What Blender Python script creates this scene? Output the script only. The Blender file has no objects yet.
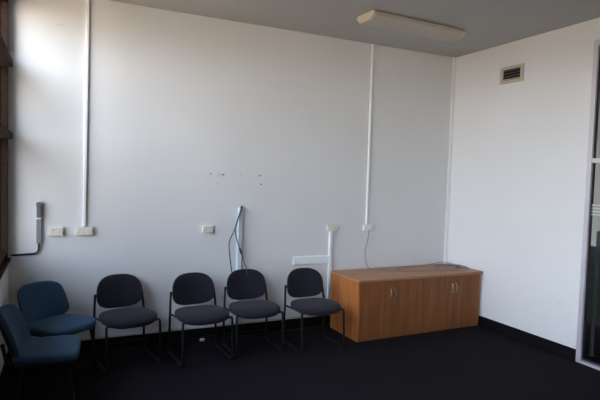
import bpy, bmesh, math, random
from mathutils import Vector, Matrix
random.seed(4)
S = bpy.context.scene
C = S.collection
pi = math.pi

# ------------------------------------------------------------------ dimensions (metres)
XL, XR = -0.42, 4.756          # window wall, right wall
YB, YF = 5.314, -2.0           # back wall, wall behind the camera
H = 3.428
SILL, HEAD = 0.965, 3.30
YP = 3.345                     # where the plaster of the right wall gives way to the glazed partition

# ------------------------------------------------------------------ materials
def mat(name, col, rough=0.6, metal=0.0, spec=0.5, noise=None, bump=None, sheen=0.0):
    m = bpy.data.materials.new(name); m.use_nodes = True
    n = m.node_tree; b = n.nodes['Principled BSDF']
    b.inputs['Base Color'].default_value = (*col, 1)
    b.inputs['Roughness'].default_value = rough
    b.inputs['Metallic'].default_value = metal
    b.inputs['Specular IOR Level'].default_value = spec
    if sheen: b.inputs['Sheen Weight'].default_value = sheen
    if noise or bump:
        tc = n.nodes.new('ShaderNodeTexCoord')
    if noise:
        scale, amt = noise
        t = n.nodes.new('ShaderNodeTexNoise'); t.inputs['Scale'].default_value = scale; t.inputs['Detail'].default_value = 6
        n.links.new(tc.outputs['Object'], t.inputs['Vector'])
        r = n.nodes.new('ShaderNodeValToRGB')
        r.color_ramp.elements[0].position = .3; r.color_ramp.elements[1].position = .7
        r.color_ramp.elements[0].color = (*[c*(1-amt) for c in col], 1)
        r.color_ramp.elements[1].color = (*[min(1, c*(1+amt)) for c in col], 1)
        n.links.new(t.outputs['Fac'], r.inputs['Fac']); n.links.new(r.outputs['Color'], b.inputs['Base Color'])
    if bump:
        scale, st = bump
        t = n.nodes.new('ShaderNodeTexNoise'); t.inputs['Scale'].default_value = scale; t.inputs['Detail'].default_value = 4
        n.links.new(tc.outputs['Object'], t.inputs['Vector'])
        u = n.nodes.new('ShaderNodeBump'); u.inputs['Strength'].default_value = st; u.inputs['Distance'].default_value = .01
        n.links.new(t.outputs['Fac'], u.inputs['Height']); n.links.new(u.outputs['Normal'], b.inputs['Normal'])
    return m

def wood(name, dark, light, rough=.45, sc=(14, 14, .8), spec=.5):
    m = bpy.data.materials.new(name); m.use_nodes = True
    n = m.node_tree; b = n.nodes['Principled BSDF']
    tc = n.nodes.new('ShaderNodeTexCoord'); mp = n.nodes.new('ShaderNodeMapping')
    mp.inputs['Scale'].default_value = sc
    t = n.nodes.new('ShaderNodeTexNoise'); t.inputs['Scale'].default_value = 1.6; t.inputs['Detail'].default_value = 7; t.inputs['Distortion'].default_value = .6
    r = n.nodes.new('ShaderNodeValToRGB')
    r.color_ramp.elements[0].position = .3; r.color_ramp.elements[1].position = .72
    r.color_ramp.elements[0].color = (*dark, 1); r.color_ramp.elements[1].color = (*light, 1)
    n.links.new(tc.outputs['Object'], mp.inputs['Vector']); n.links.new(mp.outputs['Vector'], t.inputs['Vector'])
    n.links.new(t.outputs['Fac'], r.inputs['Fac']); n.links.new(r.outputs['Color'], b.inputs['Base Color'])
    b.inputs['Roughness'].default_value = rough; b.inputs['Specular IOR Level'].default_value = spec
    return m

def glass(name, tint, ior=1.35):
    m = bpy.data.materials.new(name); m.use_nodes = True
    n = m.node_tree; n.nodes.remove(n.nodes['Principled BSDF']); out = n.nodes['Material Output']
    t = n.nodes.new('ShaderNodeBsdfTransparent'); t.inputs['Color'].default_value = (*tint, 1)
    g = n.nodes.new('ShaderNodeBsdfGlossy'); g.inputs['Roughness'].default_value = .02
    f = n.nodes.new('ShaderNodeFresnel'); f.inputs['IOR'].default_value = ior
    x = n.nodes.new('ShaderNodeMixShader')
    n.links.new(f.outputs[0], x.inputs[0]); n.links.new(t.outputs[0], x.inputs[1]); n.links.new(g.outputs[0], x.inputs[2])
    n.links.new(x.outputs[0], out.inputs['Surface'])
    return m

def smudged_wall(name, col, spots):
    """matt paint with a few old scuffs: each spot is (centre, half sizes, darkening)"""
    m = mat(name, col, .82, spec=.25, noise=(1.3, .018), bump=(55, .06))
    n = m.node_tree; b = n.nodes['Principled BSDF']
    src = b.inputs['Base Color'].links[0].from_socket
    geo = n.nodes.new('ShaderNodeNewGeometry')
    for (c, s, k) in spots:
        sub = n.nodes.new('ShaderNodeVectorMath'); sub.operation = 'SUBTRACT'; sub.inputs[1].default_value = c
        dv = n.nodes.new('ShaderNodeVectorMath'); dv.operation = 'DIVIDE'; dv.inputs[1].default_value = s
        ln = n.nodes.new('ShaderNodeVectorMath'); ln.operation = 'LENGTH'
        mr = n.nodes.new('ShaderNodeMapRange'); mr.inputs['From Min'].default_value = 1; mr.inputs['From Max'].default_value = .3
        mr.inputs['To Min'].default_value = 0; mr.inputs['To Max'].default_value = k
        mx = n.nodes.new('ShaderNodeMix'); mx.data_type = 'RGBA'
        mx.inputs['B'].default_value = (col[0]*.45, col[1]*.44, col[2]*.42, 1)
        n.links.new(geo.outputs['Position'], sub.inputs[0]); n.links.new(sub.outputs[0], dv.inputs[0])
        n.links.new(dv.outputs[0], ln.inputs[0]); n.links.new(ln.outputs['Value'], mr.inputs['Value'])
        n.links.new(mr.outputs['Result'], mx.inputs['Factor']); n.links.new(src, mx.inputs['A'])
        src = mx.outputs['Result']
    n.links.new(src, b.inputs['Base Color'])
    return m

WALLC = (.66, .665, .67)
M = dict(
    back_wall=smudged_wall('matt grey-white wall paint', WALLC, [
        ((0.00, YB, 3.13), (.07, .1, .012), .25),
        ((1.56, YB, 1.76), (.05, .1, .035), .14), ((1.44, YB, 1.73), (.10, .1, .012), .10)]),
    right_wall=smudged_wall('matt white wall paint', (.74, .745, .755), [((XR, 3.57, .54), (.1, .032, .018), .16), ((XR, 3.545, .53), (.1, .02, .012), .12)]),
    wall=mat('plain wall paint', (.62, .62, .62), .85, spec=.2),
    ceiling=mat('ceiling paint', (.47, .46, .445), .9, spec=.15, noise=(2, .02), bump=(40, .08)),
    carpet=mat('dark navy carpet', (.0085, .0070, .0098), .95, spec=.12, noise=(160, .45), bump=(260, .6), sheen=0.0),
    skirting=mat('black vinyl skirting', (.005, .005, .006), .7, spec=.12),
    bead=mat('cream painted bead', (.50, .49, .46), .6),
    timber=wood('brown stained window timber', (.009, .005, .003), (.026, .012, .005), .9, (20, 20, 1.2), .02),
    sill=wood('dark sill timber', (.02, .012, .010), (.045, .028, .02), .8, (20, 1.2, 20), .08),
    glass_top=glass('clear window glass', (.97, .97, .96), 1.12),  # reflectance lowered to let more grazing light reach the wall
    glass_mid=glass('window glass', (.76, .765, .765), 1.15),  # tint added to dim the wall below the top pane
    glass_low=glass('window glass tinted to dim light', (.64, .655, .67), 1.15),  # stronger tint added to dim the lower wall
    pglass=glass('partition glass', (.82, .835, .84)),
    frost=mat('frosted film', (.42, .45, .44), .6),
    plastic=mat('white trunking plastic', (.78, .80, .82), .38, spec=.5),
    plastic_shade=mat('white trunking plastic with blue shade tint', (.62, .70, .80), .38, spec=.5),  # white plastic tinted blue, its shaded side put into the colour
    cream=mat('aged cream plastic', (.70, .66, .56), .4, spec=.5),
    cream2=mat('aged cream switch plastic', (.72, .66, .50), .35, spec=.5),
    greyp=mat('grey conduit plastic', (.21, .215, .23), .5),
    greyd=mat('dark grey connector plastic', (.12, .125, .13), .4),
    blackp=mat('black cable rubber', (.012, .012, .013), .45),
    cable=mat('grey cable sheath', (.19, .185, .21), .5),
    tube=mat('black powder-coated tube', (.005, .005, .005), .5, spec=.3),
    shell=mat('black moulded plastic', (.009, .009, .010), .55, spec=.35),
    navy=mat('charcoal navy upholstery', (.019, .0175, .027), .95, spec=.1, noise=(220, .35), bump=(400, .35), sheen=.06),
    blue=mat('blue upholstery', (.029, .068, .122), .95, spec=.1, noise=(220, .3), bump=(400, .35), sheen=.08),
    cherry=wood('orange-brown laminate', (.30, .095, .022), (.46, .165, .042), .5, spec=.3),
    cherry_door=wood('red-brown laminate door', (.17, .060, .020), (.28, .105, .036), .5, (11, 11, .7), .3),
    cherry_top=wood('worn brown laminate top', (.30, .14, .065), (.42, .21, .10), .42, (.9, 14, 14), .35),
    steel=mat('brushed steel', (.62, .60, .57), .28, metal=1),
    alu=mat('anodised aluminium', (.60, .57, .63), .42, metal=.35),
    gasket=mat('dark gasket rubber', (.012, .011, .024), .6),
    fitting=mat('aged cream enamel', (.56, .50, .41), .5),
    diffuser=mat('yellowed acrylic diffuser', (.46, .425, .37), .4, spec=.5),
    vent=mat('cream vent metal', (.50, .475, .40), .5),
    dark=mat('dark vent void', (.006, .005, .005), .8),
    screen=mat('grey-green screen fabric', (.22, .235, .225), .9, spec=.1, noise=(90, .2)),
    corridor=mat('corridor paint', (.44, .44, .42), .8),
    paper=mat('white paper', (.55, .53, .48), .8),
    hole=mat('black hole filler', (.15, .15, .15), .9, spec=.1),
)

# ------------------------------------------------------------------ mesh helpers
def obj(name, bm, m, parent=None, smooth=False, kind=None, label=None):
    me = bpy.data.meshes.new(name); bmesh.ops.recalc_face_normals(bm, faces=bm.faces[:])
    if smooth:
        for f in bm.faces: f.smooth = True
    bm.to_mesh(me); bm.free()
    if m: me.materials.append(m)
    o = bpy.data.objects.new(name, me); C.objects.link(o)
    if smooth:
        try: me.set_sharp_from_angle(angle=math.radians(40))
        except Exception: pass
    if parent: o.parent = parent
    if kind: o['kind'] = kind
    if label: o['label'] = label
    return o

def box(bm, lo, hi, bev=0.0, seg=2, M4=None):
    v = [bm.verts.new((x, y, z)) for x in (lo[0], hi[0]) for y in (lo[1], hi[1]) for z in (lo[2], hi[2])]
    fs = [bm.faces.new([v[i] for i in q]) for q in ((0, 1, 3, 2), (4, 6, 7, 5), (0, 4, 5, 1), (2, 3, 7, 6), (0, 2, 6, 4), (1, 5, 7, 3))]
    bmesh.ops.recalc_face_normals(bm, faces=fs)
    vs = v
    if bev:
        es = list({e for f in fs for e in f.edges})
        r = bmesh.ops.bevel(bm, geom=es, offset=bev, segments=seg, affect='EDGES', profile=.5)
        vs = list({x for f in r['faces'] for x in f.verts} | {x for x in v if x.is_valid})
    if M4 is not None: bmesh.ops.transform(bm, matrix=M4, verts=vs)
    return vs

def B(*boxes):
    bm = bmesh.new()
    for b in boxes: box(bm, *b)
    return bm

def smooth_path(pts, n=8, closed=False):
    P = [Vector(p) for p in pts]; out = []
    N = len(P)
    rng = range(N if closed else N-1)
    for i in rng:
        if closed: p0, p1, p2, p3 = P[i-1], P[i], P[(i+1) % N], P[(i+2) % N]
        else: p0, p1, p2, p3 = P[max(i-1, 0)], P[i], P[i+1], P[min(i+2, N-1)]
        for k in range(n):
            t = k/n
            out.append(.5*((2*p1)+(-p0+p2)*t+(2*p0-5*p1+4*p2-p3)*t*t+(-p0+3*p1-3*p2+p3)*t**3))
    if not closed: out.append(P[-1])
    return out

def fillet(pts, r, n=6):
    P = [Vector(p) for p in pts]; out = [P[0]]
    for i in range(1, len(P)-1):
        a = (P[i-1]-P[i]); b = (P[i+1]-P[i]); rr = min(r, a.length*.49, b.length*.49)
        a = P[i]+a.normalized()*rr; b = P[i]+b.normalized()*rr
        for k in range(n+1):
            t = k/n; out.append((1-t)**2*a+2*t*(1-t)*P[i]+t*t*b)
    out.append(P[-1]); return out

def tube(bm, path, r, seg=8, closed=False):
    P = [Vector(p) for p in path]; N = len(P); rings = []
    up = Vector((0, 0, 1))
    t0 = (P[1]-P[0]).normalized()
    nrm = t0.orthogonal().normalized()
    for i in range(N):
        if closed: t = (P[(i+1) % N]-P[i-1])
        else: t = P[min(i+1, N-1)]-P[max(i-1, 0)]
        t.normalize()
        nrm = (nrm-t*nrm.dot(t))
        if nrm.length < 1e-6: nrm = t.orthogonal()
        nrm.normalize(); bi = t.cross(nrm)
        rad = r(i/(N-1)) if callable(r) else r
        rings.append([bm.verts.new(P[i]+rad*(math.cos(2*pi*k/seg)*nrm+math.sin(2*pi*k/seg)*bi)) for k in range(seg)])
    for i in range(N if closed else N-1):
        a, b = rings[i], rings[(i+1) % N]
        for k in range(seg): bm.faces.new((a[k], a[(k+1) % seg], b[(k+1) % seg], b[k]))
    if not closed:
        bm.faces.new(rings[0][::-1]); bm.faces.new(rings[-1])

def cyl(bm, a, b, r, seg=16): tube(bm, [a, b], r, seg)

def spow(v, e): return math.copysign(abs(v)**e, v)
def cushion(a, b, c, e1, e2, deform=None, nu=48, nv=20):
    """superellipsoid in local XY plan (a,b) and thickness c; e1 profile, e2 plan squareness"""
    bm = bmesh.new(); rows = []
    for j in range(1, nv):
        ph = -pi/2+pi*j/nv; row = []
        for i in range(nu):
            th = 2*pi*i/nu
            p = Vector((a*spow(math.cos(ph), e1)*spow(math.cos(th), e2), b*spow(math.cos(ph), e1)*spow(math.sin(th), e2), c*spow(math.sin(ph), e1)))
            row.append(bm.verts.new(deform(p) if deform else p))
        rows.append(row)
    lo = bm.verts.new(deform(Vector((0, 0, -c))) if deform else (0, 0, -c)); hi = bm.verts.new(deform(Vector((0, 0, c))) if deform else (0, 0, c))
    for j in range(len(rows)-1):
        for i in range(nu): bm.faces.new((rows[j][i], rows[j][(i+1) % nu], rows[j+1][(i+1) % nu], rows[j+1][i]))
    for i in range(nu):
        bm.faces.new((lo, rows[0][(i+1) % nu], rows[0][i])); bm.faces.new((hi, rows[-1][i], rows[-1][(i+1) % nu]))
    return bm

def tag(o, label, cat, group=None):
    o['label'] = label; o['category'] = cat
    if group: o['group'] = group
    return o
def thing(name, label, cat, loc, rz=0, group=None):
    o = bpy.data.objects.new(name, None); C.objects.link(o)
    o.location = loc; o.rotation_euler = (0, 0, rz); o.empty_display_size = .1
    return tag(o, label, cat, group)
def struct(name, bm, m, parent=None): return obj(name, bm, m, parent, kind='structure' if parent is None else None)
def dup(root, loc, rz, label, group=None):
    r = root.copy(); C.objects.link(r); r.location = loc; r.rotation_euler = (0, 0, rz); r['label'] = label
    if group: r['group'] = group
    for ch in list(root.children):
        c = ch.copy(); C.objects.link(c); c.parent = r
        for g in list(ch.children):
            d = g.copy(); C.objects.link(d); d.parent = c
    return r

# ------------------------------------------------------------------ room shell
T = .15
XC = 7.3      # far wall of the room behind the partition
struct('floor', B(((XL-T, YF-T, -.1), (XC+T, 7.2, 0))), M['carpet'])
struct('ceiling', B(((XL-T, YF-T, H), (XC+T, 7.2, H+.12))), M['ceiling'])
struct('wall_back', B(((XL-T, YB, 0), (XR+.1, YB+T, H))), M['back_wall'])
struct('wall_front', B(((XL-T, YF-T, 0), (XC+T, YF, H))), M['wall'])
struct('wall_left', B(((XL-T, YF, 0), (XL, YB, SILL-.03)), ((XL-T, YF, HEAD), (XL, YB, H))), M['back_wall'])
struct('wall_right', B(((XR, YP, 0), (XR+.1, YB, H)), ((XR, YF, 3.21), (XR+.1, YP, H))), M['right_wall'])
struct('wall_far', B(((XC, YF, 0), (XC+T, 7.2, H)), ((XR+.1, 7.05, 0), (XC, 7.2, H))), M['corridor'])

bb = .119
struct('baseboard_back', B(((XL, YB-.014, 0), (XR, YB, bb), .003)), M['skirting'])
struct('baseboard_left', B(((XL, YF, 0), (XL+.014, YB-.014, bb), .003)), M['skirting'])
struct('baseboard_right', B(((XR-.014, YP, 0), (XR, YB-.014, bb), .003)), M['skirting'])
struct('trim_1', B(((XL, YB-.010, bb), (XR, YB, bb+.022), .003)), M['bead'])
# corner cover strip
struct('trim_2', B(((XR-.050, YB-.022, bb+.022), (XR-.002, YB, H), .004)), M['plastic'])

# window wall: four timber windows side by side
def window(k, y0, y1):
    w = struct('window_%d' % k, B(((-.555, y0, SILL), (-.425, y0+.05, HEAD), .004), ((-.555, y1-.05, SILL), (-.425, y1, HEAD), .004),
                                  ((-.555, y0+.05, HEAD-.05), (-.425, y1-.05, HEAD), .004), ((-.555, y0+.05, SILL), (-.425, y1-.05, SILL+.05), .004)), M['timber'])
    obj('stop_bead', B(((-.470, y1-.075, SILL+.05), (-.421, y1-.05, HEAD-.05), .003)), M['sill'], w)
    for z in (2.075, 2.715):
        obj('transom', B(((-.60, y0+.05, z-.03), (-.385, y1-.05, z+.03), .004)), M['sill'], w)
    for a, b in ((SILL+.05, 2.045), (2.105, 2.685), (2.745, HEAD-.05)):
        obj('pane', B(((-.492, y0+.05, a), (-.488, y1-.05, b))), M['glass_top'] if a > 2.7 else M['glass_mid'] if a > 2 else M['glass_low'], w)
    return w
ys = [YB-.005, 3.5, 1.7, -.1, -1.9]
for k in range(4): window(k+1, ys[k+1], ys[k])
struct('trim_3', B(((XL-T, YF+.02, SILL-.03), (XL+.02, YB, SILL), .004)), M['sill'])

# ------------------------------------------------------------------ glazed partition in the right wall
PB = [(XR-.02, XR+.05)]
x0, x1 = XR-.022, XR+.032
y_end = YF+.02
pw = struct('window_5', B(((x0, YP-.046, 0), (x1, YP, 3.21), .004), ((x0, y_end, 3.15), (x1, YP-.046, 3.21), .004),
                          ((x0, y_end, 0), (x1, YP-.046, .026), .004), ((x0, y_end, .026), (x1, y_end+.05, 3.15), .004)), M['alu'])
for ya in (2.2, 1.0, -.4): obj('mullion', B(((x0, ya-.03, .026), (x1, ya+.03, 3.15), .004)), M['alu'], pw)
edges = [YP-.046, 2.2, 1.0, -.4, y_end+.05]
for i in range(4):
    hi_, lo_ = edges[i]-(0 if i == 0 else .03), edges[i+1]+(.03 if i < 3 else 0)
    obj('rail', B(((x0+.004, lo_, 2.010), (x1-.004, hi_, 2.055), .004)), M['alu'], pw)
    obj('gasket', B(((XR+.004, hi_-.012, .036), (XR+.028, hi_-.0005, 2.010)), ((XR+.004, hi_-.012, 2.055), (XR+.028, hi_-.0005, 3.15)),
                    ((XR+.004, lo_, .036), (XR+.028, hi_-.012, .05)), ((XR+.004, lo_, 3.135), (XR+.028, hi_-.012, 3.15))), M['gasket'], pw)
    for za, zb in ((.05, 2.010), (2.055, 3.135)):
        obj('pane', B(((XR+.012, lo_, za), (XR+.018, hi_-.012, zb))), M['pglass'], pw)
    for q in range(4):
        z = 1.492+q*.031
        obj('frosted_band', B(((XR+.0095, lo_, z), (XR+.0115, hi_-.0121, z+.017))), M['frost'], pw)

# room behind the glass
t = thing('office_screen', 'low grey-green fabric screen standing behind the glass partition', 'office screen', (5.80, 3.99, 0))
t.rotation_euler = (0, 0, math.radians(-60))
obj('panel', B(((-.9, -.02, .10), (.9, .02, 1.03), .006)), M['screen'], t)
obj('cap_rail', B(((-.9, -.024, 1.03), (.9, .024, 1.055), .004)), M['greyd'], t)
for sx in (-.75, .75):
    obj('foot', B(((sx-.03, -.14, 0), (sx+.03, .14, .02), .004), ((sx-.015, -.015, .02), (sx+.015, .015, .10))), M['greyd'], t)
t = thing('metal_post', 'slim blue-grey metal post just behind the glass partition', 'post', (5.06, 3.40, 0))
obj('base_plate', B(((-.022, -.022, 0), (.022, .022, .008), .002)), M['greyp'], t)
obj('shaft', B(((-.013, -.013, .008), (.013, .013, 1.30), .003)), M['greyp'], t)
obj('end_cap', B(((-.015, -.015, 1.30), (.015, .015, 1.312), .003)), M['greyd'], t)

# ------------------------------------------------------------------ sideboard cabinet
cx0, cx1, cy0, cy1, ct = 2.925, 4.743, 4.622, 5.240, .680
cab = thing('sideboard_cabinet', 'long low orange-brown wooden cabinet with four doors standing in the right corner', 'cabinet', ((cx0+cx1)/2, (cy0+cy1)/2, 0), .016)
w2, d2 = (cx1-cx0)/2, (cy1-cy0)/2
W, WR, Dp = w2-.006, w2-.034, d2-.012
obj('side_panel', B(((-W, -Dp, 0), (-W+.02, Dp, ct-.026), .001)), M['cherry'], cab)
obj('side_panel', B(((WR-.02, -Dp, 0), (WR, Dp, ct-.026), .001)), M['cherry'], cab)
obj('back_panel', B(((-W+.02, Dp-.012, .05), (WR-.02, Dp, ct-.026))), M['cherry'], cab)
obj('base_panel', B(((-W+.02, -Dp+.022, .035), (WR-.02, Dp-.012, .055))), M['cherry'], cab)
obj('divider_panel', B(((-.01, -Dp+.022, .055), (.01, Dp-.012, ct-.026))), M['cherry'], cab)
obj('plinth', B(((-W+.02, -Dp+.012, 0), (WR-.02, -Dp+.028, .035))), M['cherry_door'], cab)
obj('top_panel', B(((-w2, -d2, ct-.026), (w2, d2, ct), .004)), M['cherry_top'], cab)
inner0, inner1 = -W+.022, WR-.022
frac = [0, .243, .500, .765, 1]
for i in range(4):
    a, b = inner0+frac[i]*(inner1-inner0)+.0015, inner0+frac[i+1]*(inner1-inner0)-.0015
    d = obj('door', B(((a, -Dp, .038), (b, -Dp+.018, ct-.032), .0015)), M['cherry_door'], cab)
    hx = b-.030 if i % 2 == 0 else a+.030
    bm = bmesh.new()
    sgn = -1 if i % 2 == 0 else 1
    pth = [(hx-sgn*.004, -Dp, .557), (hx-sgn*.004, -Dp-.018, .551)]+[(hx+sgn*.006*math.sin(pi*k/8)-sgn*.004, -Dp-.022-.006*math.sin(pi*k/8), .545-.085*k/8) for k in range(9)]+[(hx-sgn*.004, -Dp-.018, .454), (hx-sgn*.004, -Dp, .448)]
    tube(bm, smooth_path(pth, 3), .0052, 8)
    obj('handle', bm, M['steel'], d, smooth=True, label='curved steel door handle')
    if i % 2 == 1:
        bm = bmesh.new(); cyl(bm, (hx-.008, -Dp+.002, .405), (hx-.008, -Dp-.005, .405), .011, 16)
        obj('lock', bm, M['greyd'], d, smooth=True)

# ------------------------------------------------------------------ chairs
def tubes(*ps, r=.0115, seg=10):
    bm = bmesh.new()
    for p in ps: tube(bm, p, r, seg)
    return bm

def sled_chair(label, group):
    """visitor chair; faces -Y; origin on the floor between the runners"""
    t = thing('visitor_chair', label, 'chair', (0, 0, 0), 0, group)
    def seat_def(p):
        x, y = p.x, p.y
        x *= 1+.075*(-y/.22)                     # a little wider towards the front
        z = p.z + .008*(x/.25)**2 - .014*max(0, (-y-.08)/.12)**2
        return Vector((x, y-.012, z+.424))
    obj('seat', cushion(.248, .234, .045, .6, .68, seat_def), M['navy'], t, smooth=True)
    def pan_def(p): return Vector((p.x*(1+.05*(-p.y/.22)), p.y-.005, p.z+.402))
    obj('seat_pan', cushion(.228, .200, .016, .5, .62, pan_def, nv=10), M['shell'], t, smooth=True)
    def bk(p, off):
        # plan x -> width, plan y -> height, thickness -> depth
        x, h = p.x, p.y
        x *= 1-.04*(h/.16) - .05*max(0, h/.16)**2
        if h < 0: h = h*.96 - .0*x
        d = p.z+off
        y = .225 + (h+.16)*.16 - .0 + d - .045*(1-(x/.23)**2)*-1*0.6 - .03*(abs(x)/.23)**2
        return Vector((x, y, .612+h*.985))
    obj('backrest', cushion(.219, .164, .024, .55, .68, lambda p: bk(p, -.004)), M['navy'], t, smooth=True)
    obj('backrest_shell', cushion(.209, .153, .016, .5, .74, lambda p: bk(p, .018), nv=10), M['shell'], t, smooth=True)
    for s in (-1, 1):
        X = s*.243; Xb = s*.224
        path = [(s*.175, .262, .575), (Xb-.0*s, .262, .575), (Xb, .262, .560)]
        # upright, rear leg, floor runner, front leg in one bent tube
        main = fillet([(Xb, .252, .606), (X*.985, .215, .40), (X, .225, .012), (X, -.235, .012), (X, -.205, .425), (X*.80, -.15, .392)], .045, 6)
        o = obj('sled_leg', tubes(main), M['tube'], t, smooth=True)
        for fy in (-.155, .175):
            obj('rubber_foot', B(((X-.014, fy-.025, 0), (X+.014, fy+.025, .016), .003)), M['shell'], o)
        bm = bmesh.new(); box(bm, (min(s*.17, s*.224), .236, .575), (max(s*.17, s*.224), .256, .600), .004)
        obj('back_bracket', bm, M['tube'], t)
        obj('seat_rail', tubes([(X*.985, .205, .395), (X*.9, .12, .392), (X*.80, -.14, .392)], r=.010), M['tube'], t, smooth=True)
    obj('crossbar', tubes([(-.241, .224, .11), (.241, .224, .11)], r=.009), M['tube'], t, smooth=True)
    obj('crossbar', tubes([(-.198, -.14, .390), (.198, -.14, .390)], r=.010), M['tube'], t, smooth=True)
    return t

def low_back_chair(label, group):
    t = thing('visitor_chair', label, 'chair', (0, 0, 0), 0, group)
    def seat_def(p):
        x = p.x*(1+.04*(-p.y/.22))
        return Vector((x, p.y, p.z+.435+.008*(x/.25)**2-.012*max(0, (-p.y-.10)/.12)**2))
    obj('seat', cushion(.245, .222, .037, .5, .42, seat_def), M['blue'], t, smooth=True)
    obj('seat_pan', cushion(.232, .215, .014, .5, .42, lambda p: Vector((p.x, p.y, p.z+.402)), nv=10), M['shell'], t, smooth=True)
    def bk(p, off):
        x, h = p.x, p.y
        x *= 1-.06*(h/.17)
        h -= .020*(x/.23)**2*(1 if h > 0 else -.5)
        y = .205+(h+.17)*.34+p.z+off-.055*(abs(x)/.23)**2
        return Vector((x, y, .615+h))
    obj('backrest', cushion(.234, .160, .028, .5, .38, lambda p: bk(p, -.004)), M['blue'], t, smooth=True)
    obj('backrest_shell', cushion(.224, .150, .016, .5, .38, lambda p: bk(p, .020), nv=10), M['shell'], t, smooth=True)
    for s in (-1, 1):
        obj('back_support', tubes(fillet([(s*.165, .10, .394), (s*.190, .235, .40), (s*.180, .27, .56)], .04), r=.012), M['tube'], t, smooth=True)
        for fy in (-1, 1):
            o = obj('leg', tubes([(s*.19, fy*.15, .396), (s*.222, fy*.205, .012)], r=.012), M['tube'], t, smooth=True)
            bm = bmesh.new(); cyl(bm, (s*.222, fy*.205, 0), (s*.222, fy*.205, .018), .016, 12)
            obj('rubber_foot', bm, M['shell'], o)
        obj('seat_rail', tubes([(s*.19, -.15, .392), (s*.19, .15, .392)], r=.011), M['tube'], t, smooth=True)
    obj('crossbar', tubes([(-.19, .15, .392), (.19, .15, .392)], r=.011), M['tube'], t, smooth=True)
    obj('crossbar', tubes([(-.19, -.15, .392), (.19, -.15, .392)], r=.011), M['tube'], t, smooth=True)
    return t

G1 = 'dark navy sled-base chairs along the back wall'
spots = [(.580, 4.93, .19, 'dark navy chair beside the blue chairs, leftmost of the dark chairs'),
         (1.251, 4.80, .09, 'dark navy chair with crumpled paper on the carpet behind it'),
         (1.804, 4.835, -.005, 'dark navy chair below the hanging black cable, third of the dark chairs from left'),
         (2.447, 4.72, .01, 'dark navy chair beside the wooden cabinet, rightmost of the dark chairs')]
c0 = sled_chair(spots[0][3], G1)
c0.location = (spots[0][0], spots[0][1], 0); c0.rotation_euler = (0, 0, spots[0][2])
for x, y, r, lb in spots[1:]: dup(c0, (x, y, 0), r, lb, G1)
G2 = 'blue chairs in the left corner'
b0 = low_back_chair('blue upholstered chair in the corner with its back to the back wall', G2)
b0.location = (.015, 4.81, 0); b0.rotation_euler = (0, 0, math.radians(41))
dup(b0, (-.07, 4.17, 0), math.radians(85), 'blue upholstered chair nearest the camera, under the window, facing right', G2)

# ------------------------------------------------------------------ things on the back wall
W0 = YB
def conduit(name, label, x0, z0, x1, z1, w, d, m):
    """flat sided trunking with rounded cover, from (x0,z0) at its foot to (x1,z1) at its head"""
    t = thing(name, label, 'trunking', (x0, W0, z0))
    dx, dz = x1-x0, z1-z0
    sh = Matrix(((1, 0, dx/dz, 0), (0, 1, 0, 0), (0, 0, 1, 0), (0, 0, 0, 1)))
    obj('backing', B(((-w/2, -d*.45, 0), (w/2, 0, dz), .001, 1, sh)), m, t)
    obj('cover', B(((-w/2-.0015, -d, .002), (w/2+.0015, -d*.45, dz-.002), min(.006, d*.25), 3, sh)), m, t)
    return t
conduit('wall_trunking', 'tall white trunking from the ceiling to the outlet nearest the window', .217, 1.237, .232, H, .026, .026, M['plastic'])
conduit('wall_trunking', 'thin tall white trunking from the ceiling down to the outlet above the cabinet', 3.446, 1.215, 3.440, H, .024, .022, M['plastic'])
conduit('wall_trunking', 'short pale trunking with black cables hanging from its open top', 1.785, bb+.022, 1.800, 1.425, .046, .038, M['plastic_shade'])
conduit('wall_trunking', 'white trunking from the skirting up to the outlet left of the cabinet', 2.940, bb+.022, 2.940, 1.140, .036, .030, M['plastic'])
t = thing('wall_trunking', 'short horizontal white trunking box above the rightmost dark chair', 'trunking', (2.690, W0, .765))
obj('backing', B(((-.225, -.014, -.010), (.229, 0, .088), .001, 1)), M['plastic'], t)
obj('cover', B(((-.220, -.024, -.005), (.229, -.014, .083), .004)), M['plastic'], t)
obj('end_cap', B(((-.231, -.026, -.012), (-.225, 0, .090), .001)), M['plastic'], t)

def outlet(label, x, z, w, h, gangs, m=M['cream'], cord=False, d=.036):
    t = thing('power_outlet', label, 'power outlet', (x, W0, z), 0)
    obj('mounting_box', B(((-w/2, -d*.6, -h/2), (w/2, 0, h/2), .003)), m, t)
    f = obj('faceplate', B(((-w/2-.002, -d, -h/2-.002), (w/2+.002, -d*.6, h/2+.002), .004)), m, t)
    n = gangs
    for i in range(n):
        gx = -w/2+w*(i+.5)/n
        obj('switch', B(((gx-.006, -d-.006, h*.12), (gx+.006, -d, h*.36), .002)), M['cream2'], t)
        bm = bmesh.new()
        for (ax, az, an) in ((-.007, -.010, .5), (.007, -.010, -.5), (0, -.024, 0)):
            box(bm, (-.0012, -d-.0012, -.004), (.0012, -d+.001, .004), 0, 2, Matrix.Translation((gx+ax, 0, az)) @ Matrix.Rotation(an, 4, 'Y'))
        obj('socket', bm, M['greyd'], t)
    return t
outlet('cream double power outlet nearest the window, with no trunking above it', -.030, 1.197, .118, .074, 2)
outlet('long cream three-gang power outlet at the foot of the tall left trunking', .217, 1.197, .146, .076, 3, M['cream'])
outlet('cream power outlet alone on the wall left of the black cables', 1.432, 1.195, .106, .072, 2)
outlet('cream power outlet on top of the trunking left of the cabinet', 2.950, 1.180, .118, .074, 2)
o5 = outlet('white power outlet above the cabinet with a grey cord plugged in', 3.458, 1.178, .126, .072, 2, M['plastic'])

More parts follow.
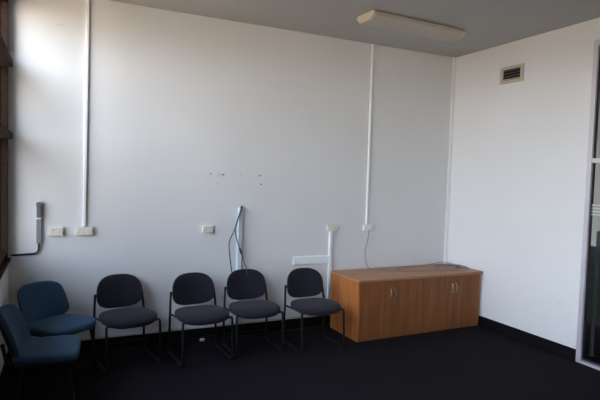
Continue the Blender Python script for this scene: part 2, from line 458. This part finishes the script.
# grey conduit head by the window with a black pipe
t = thing('cable_conduit', 'grey cable conduit by the window with a black pipe bending left', 'conduit', (-.172, W0, 1.09))
obj('channel', B(((-.022, -.030, 0), (.022, 0, .235), .004)), M['greyp'], t, label='grey lower channel')
bm = bmesh.new(); box(bm, (-.020, -.045, .24), (.020, 0, .385), .008, 3)
box(bm, (-.024, -.050, .345), (.024, 0, .372), .004)
obj('connector', bm, M['greyd'], t)
obj('collar', B(((-.024, -.034, .226), (.024, 0, .243), .003)), M['plastic'], t)
bm = bmesh.new(); tube(bm, fillet([(0, -.018, .005), (0, -.018, -.095), (-.225, -.018, -.106)], .07, 8), .0095, 10)
obj('pipe', bm, M['blackp'], t, smooth=True)

# screw holes left by something taken off the wall
holes = [(1.463, 1.786, .012, 'dark screw hole in the back wall, leftmost in the upper row'),
         (1.548, 1.784, .009, 'dark screw hole in the back wall, second from left in the upper row'),
         (1.597, 1.781, .015, 'dark torn screw hole, largest of the three close together on the left'),
         (1.541, 1.690, .010, 'dark screw hole just below the left end of the upper row'),
         (1.800, 1.787, .009, 'single dark screw hole above the short pale trunking'),
         (2.018, 1.780, .014, 'wide dark screw hole at the right end of the upper row'),
         (2.040, 1.684, .012, 'dark screw hole right of centre, below the wide one')]
for x, z, r, lb in holes:
    bm = bmesh.new(); n = 12
    jit = [r*random.uniform(.7, 1.15) for _ in range(n)]
    wd = 1.5 if r > .011 else 1
    fr = [bm.verts.new((wd*jit[k]*math.cos(2*pi*k/n), -.002, .55*jit[k]*math.sin(2*pi*k/n))) for k in range(n)]
    bk_ = [bm.verts.new((v.co.x*1.2, .006, v.co.z*1.2)) for v in fr]
    bm.faces.new(fr); bm.faces.new(bk_[::-1])
    for k in range(n): bm.faces.new((fr[k], bk_[k], bk_[(k+1) % n], fr[(k+1) % n]))
    bmesh.ops.scale(bm, vec=(.85, 1, .85), verts=bm.verts[:])
    o = obj('screw_hole', bm, M['hole']); o.location = (x, W0, z); tag(o, lb, 'screw hole', 'screw holes in the back wall')

# black cables hanging out of the short trunking
cab_root = thing('hanging_cable', 'two black cables hanging from the top of the short pale trunking', 'cable', (1.80, W0-.05, 1.425))
def rel(ps, o): return [(a-o[0], b-o[1], c-o[2]) for a, b, c in ps]
oc = (1.80, W0-.05, 1.425)
A1 = [(1.80, 5.295, 1.415), (1.80, 5.285, 1.438), (1.795, 5.262, 1.42), (1.745, 5.262, 1.26), (1.722, 5.262, 1.18), (1.668, 5.262, 1.05), (1.676, 5.262, .91), (1.695, 5.262, .78), (1.705, 5.262, .72)]
A2 = [(1.806, 5.295, 1.412), (1.806, 5.282, 1.438), (1.799, 5.252, 1.42), (1.740, 5.250, 1.24), (1.728, 5.250, 1.17), (1.752, 5.250, 1.07), (1.795, 5.245, .95), (1.820, 5.20, .848), (1.822, 5.15, .80), (1.818, 5.105, .795), (1.80, 5.065, .787), (1.798, 5.040, .762), (1.80, 5.032, .728)]
bm = bmesh.new(); tube(bm, smooth_path(rel(A1, oc), 6), .0055, 8); obj('cable', bm, M['blackp'], cab_root, smooth=True)
bm = bmesh.new(); tube(bm, smooth_path(rel(A2, oc), 6), .0055, 8); obj('cable', bm, M['blackp'], cab_root, smooth=True)
bm = bmesh.new(); tube(bm, rel([(1.783, 5.247, .980), (1.795, 5.245, .95), (1.804, 5.238, .92)], oc), .012, 10); obj('plug', bm, M['blackp'], cab_root, smooth=True)

# one long grey cord: outlet, droop, across the cabinet top, loose coil at its right end
zt = ct+.0055
op = (4.32, 4.95, ct)
pc = thing('extension_cord', 'grey cord drooping from the right outlet onto the cabinet, loosely coiled at its end', 'cord', op)
pts = [(3.452, 5.266, 1.145), (3.450, 5.252, 1.10), (3.43, 5.245, 1.02), (3.40, 5.235, .92), (3.385, 5.215, .82), (3.40, 5.18, .72), (3.43, 5.12, zt), (3.50, 5.03, zt), (3.75, 4.915, zt), (3.98, 4.85, zt)]
ccx, ccy = 4.46, 4.88
rr = [1.0, 1.12, .78, .95, 1.15, .70, .9]
for k in range(6, 48):
    a = 2*pi*k/16+2.6; q = (k-6)/42; g = rr[int(q*5.99)]*(1-(q*5.99) % 1)+rr[int(q*5.99)+1]*((q*5.99) % 1)
    pts.append((ccx+.235*g*math.cos(a), ccy+.15*g*math.sin(a)+.02*math.sin(q*8), zt+.006+.030*q))
pts += [(4.52, 5.10, ct+.016), (4.60, 5.02, ct+.012), (4.62, 4.95, ct+.012)]
bm = bmesh.new(); tube(bm, smooth_path(rel(pts, op), 5), .0040, 8)
obj('cord', bm, M['cable'], pc, smooth=True)
bm = bmesh.new(); tube(bm, smooth_path(rel([(3.70, 5.02, zt), (3.92, 5.10, zt), (4.12, 5.17, zt), (4.32, 5.19, zt), (4.50, 5.12, zt+.040), (4.56, 5.0, zt+.044), (4.48, 4.88, zt+.044), (4.34, 4.84, zt+.040)], op), 6), .0040, 8)
obj('cord_tail', bm, M['cable'], pc, smooth=True)
obj('plug', B(((.262, -.045, .001), (.302, -.012, .026), .006)), M['greyd'], pc)

# crumpled paper on the floor
bm = bmesh.new(); bmesh.ops.create_icosphere(bm, subdivisions=3, radius=.026)
for v in bm.verts:
    v.co *= random.uniform(.78, 1.12); v.co.z = max(v.co.z*.75, -.017)
o = obj('crumpled_paper', bm, M['paper']); o.location = (1.385, 5.235, .017)
tag(o, 'small crumpled white paper on the dark carpet near the back wall', 'paper')

# ------------------------------------------------------------------ wall vent
t = thing('air_vent', 'small cream air vent with dark louvres high on the right wall', 'vent', (XR, 4.352, 3.050))
yw, zw = .170, .098
obj('frame', B(((-.014, -yw, zw-.035), (0, yw, zw), .003), ((-.014, -yw, -zw), (0, yw, -zw+.035), .003),
               ((-.014, -yw, -zw+.035), (0, -yw+.045, zw-.035), .003), ((-.014, yw-.045, -zw+.035), (0, yw, zw-.035), .003)), M['vent'], t)
obj('backing', B(((-.004, -yw+.045, -zw+.035), (0, yw-.045, zw-.035))), M['dark'], t)
for k in range(4):
    z = -.052+.034*k
    bm = bmesh.new(); box(bm, (-.006, -yw+.045, -.001), (.006, yw-.045, .001), 0, 2, Matrix.Translation((-.008, 0, z)) @ Matrix.Rotation(.6, 4, 'Y'))
    obj('louvre', bm, M['cream2'] if k == 0 else M['greyd'], t)

# ------------------------------------------------------------------ ceiling light fitting
FL = 1.19
t = thing('ceiling_light', 'long unlit cream batten light fitting on the ceiling', 'ceiling light', (3.335, 4.39, H), math.radians(2.5))
prof = [(-.135, 0), (-.145, -.012), (-.145, -.035), (-.085, -.082), (.085, -.082), (.145, -.035), (.145, -.012), (.135, 0)]
def prism(pr, xa, xb):
    bm = bmesh.new()
    a = [bm.verts.new((xa, y, z)) for y, z in pr]; b = [bm.verts.new((xb, y, z)) for y, z in pr]
    bm.faces.new(a); bm.faces.new(b[::-1])
    for k in range(len(pr)): bm.faces.new((a[k], b[k], b[(k+1) % len(pr)], a[(k+1) % len(pr)]))
    return bm
obj('tray', prism([(-.105, 0), (-.105, -.012), (.105, -.012), (.105, 0)], -FL/2+.03, FL/2-.03), M['fitting'], t)
obj('diffuser', prism([(y*.96, z*.96-.012) for y, z in prof[1:-1]], -FL/2+.02, FL/2-.02), M['diffuser'], t)
for s in (-1, 1):
    pr = [(y, z-.004) for y, z in prof]
    obj('end_cap', prism(pr, s*(FL/2-.02), s*(FL/2+.012)), M['fitting'], t)

# ------------------------------------------------------------------ daylight
w = bpy.data.worlds.new('daylight'); S.world = w; w.use_nodes = True
n = w.node_tree; bg = n.nodes['Background']
tc = n.nodes.new('ShaderNodeTexCoord'); sx = n.nodes.new('ShaderNodeSeparateXYZ')
mr = n.nodes.new('ShaderNodeMapRange'); mr.inputs['From Min'].default_value = -1; mr.inputs['From Max'].default_value = 1
rp = n.nodes.new('ShaderNodeValToRGB'); cr = rp.color_ramp
GROUND, SKY = (1.6, 7.2), (4.3, 5.4)
stops = [(0.0, (.46, .36, .26)), (.40, (.74, .60, .46)), (.49, (.66, .58, .49)), (.52, (.84, .86, .90)), (.70, (.82, .92, 1.08)), (1.0, (.50, .64, .96))]
cr.elements[0].position, cr.elements[0].color = stops[0][0], (*stops[0][1], 1)
cr.elements[1].position, cr.elements[1].color = stops[-1][0], (*stops[-1][1], 1)
for p, c in stops[1:-1]:
    e = cr.elements.new(p); e.color = (*c, 1)
n.links.new(tc.outputs['Generated'], sx.inputs[0]); n.links.new(sx.outputs['Z'], mr.inputs['Value'])
n.links.new(mr.outputs['Result'], rp.inputs['Fac']); n.links.new(rp.outputs['Color'], bg.inputs['Color'])
# added glow: sky and ground brightened to one side, lifting the back wall's left
dt = n.nodes.new('ShaderNodeVectorMath'); dt.operation = 'DOT_PRODUCT'; dt.inputs[1].default_value = (-.22, -.975, 0)
n.links.new(tc.outputs['Generated'], dt.inputs[0])
def glow(lo, hi, pw_):
    a = n.nodes.new('ShaderNodeMath'); a.operation = 'MAXIMUM'; a.inputs[1].default_value = 0
    b = n.nodes.new('ShaderNodeMath'); b.operation = 'POWER'; b.inputs[1].default_value = pw_
    c = n.nodes.new('ShaderNodeMath'); c.operation = 'MULTIPLY_ADD'; c.inputs[1].default_value = hi-lo; c.inputs[2].default_value = lo
    n.links.new(dt.outputs['Value'], a.inputs[0]); n.links.new(a.outputs[0], b.inputs[0]); n.links.new(b.outputs[0], c.inputs[0])
    return c.outputs[0]
m3 = n.nodes.new('ShaderNodeMapRange'); m3.inputs['From Min'].default_value = -.03; m3.inputs['From Max'].default_value = .03
n.links.new(sx.outputs['Z'], m3.inputs['Value'])
mxs = n.nodes.new('ShaderNodeMix'); mxs.data_type = 'FLOAT'
n.links.new(m3.outputs['Result'], mxs.inputs['Factor'])
n.links.new(glow(GROUND[0], GROUND[1], 4.0), mxs.inputs['A']); n.links.new(glow(SKY[0], SKY[1], 3.0), mxs.inputs['B'])
n.links.new(mxs.outputs['Result'], bg.inputs['Strength'])

# ------------------------------------------------------------------ camera
def cam_matrix(yaw, pitch, roll):
    cy, sy, cp, sp = math.cos(yaw), math.sin(yaw), math.cos(pitch), math.sin(pitch)
    fwd = Vector((sy*cp, cy*cp, sp)); right = Vector((cy, -sy, 0)); up = right.cross(fwd)
    r = math.cos(roll)*right+math.sin(roll)*up; u = -math.sin(roll)*right+math.cos(roll)*up
    return Matrix((r, u, -fwd)).transposed().to_4x4()
cd = bpy.data.cameras.new('camera'); cam = bpy.data.objects.new('camera', cd); C.objects.link(cam)
cd.sensor_width = 36; cd.lens = 506.63/600*36; cd.clip_start = .05
cam.matrix_world = Matrix.Translation((0, 0, 1.8)) @ cam_matrix(.4438, -.0489, .0307)
S.camera = cam

vs = S.view_settings
vs.view_transform = 'Standard'; vs.look = 'None'; vs.gamma = 1; vs.use_curve_mapping = False
vs.exposure = 1.80
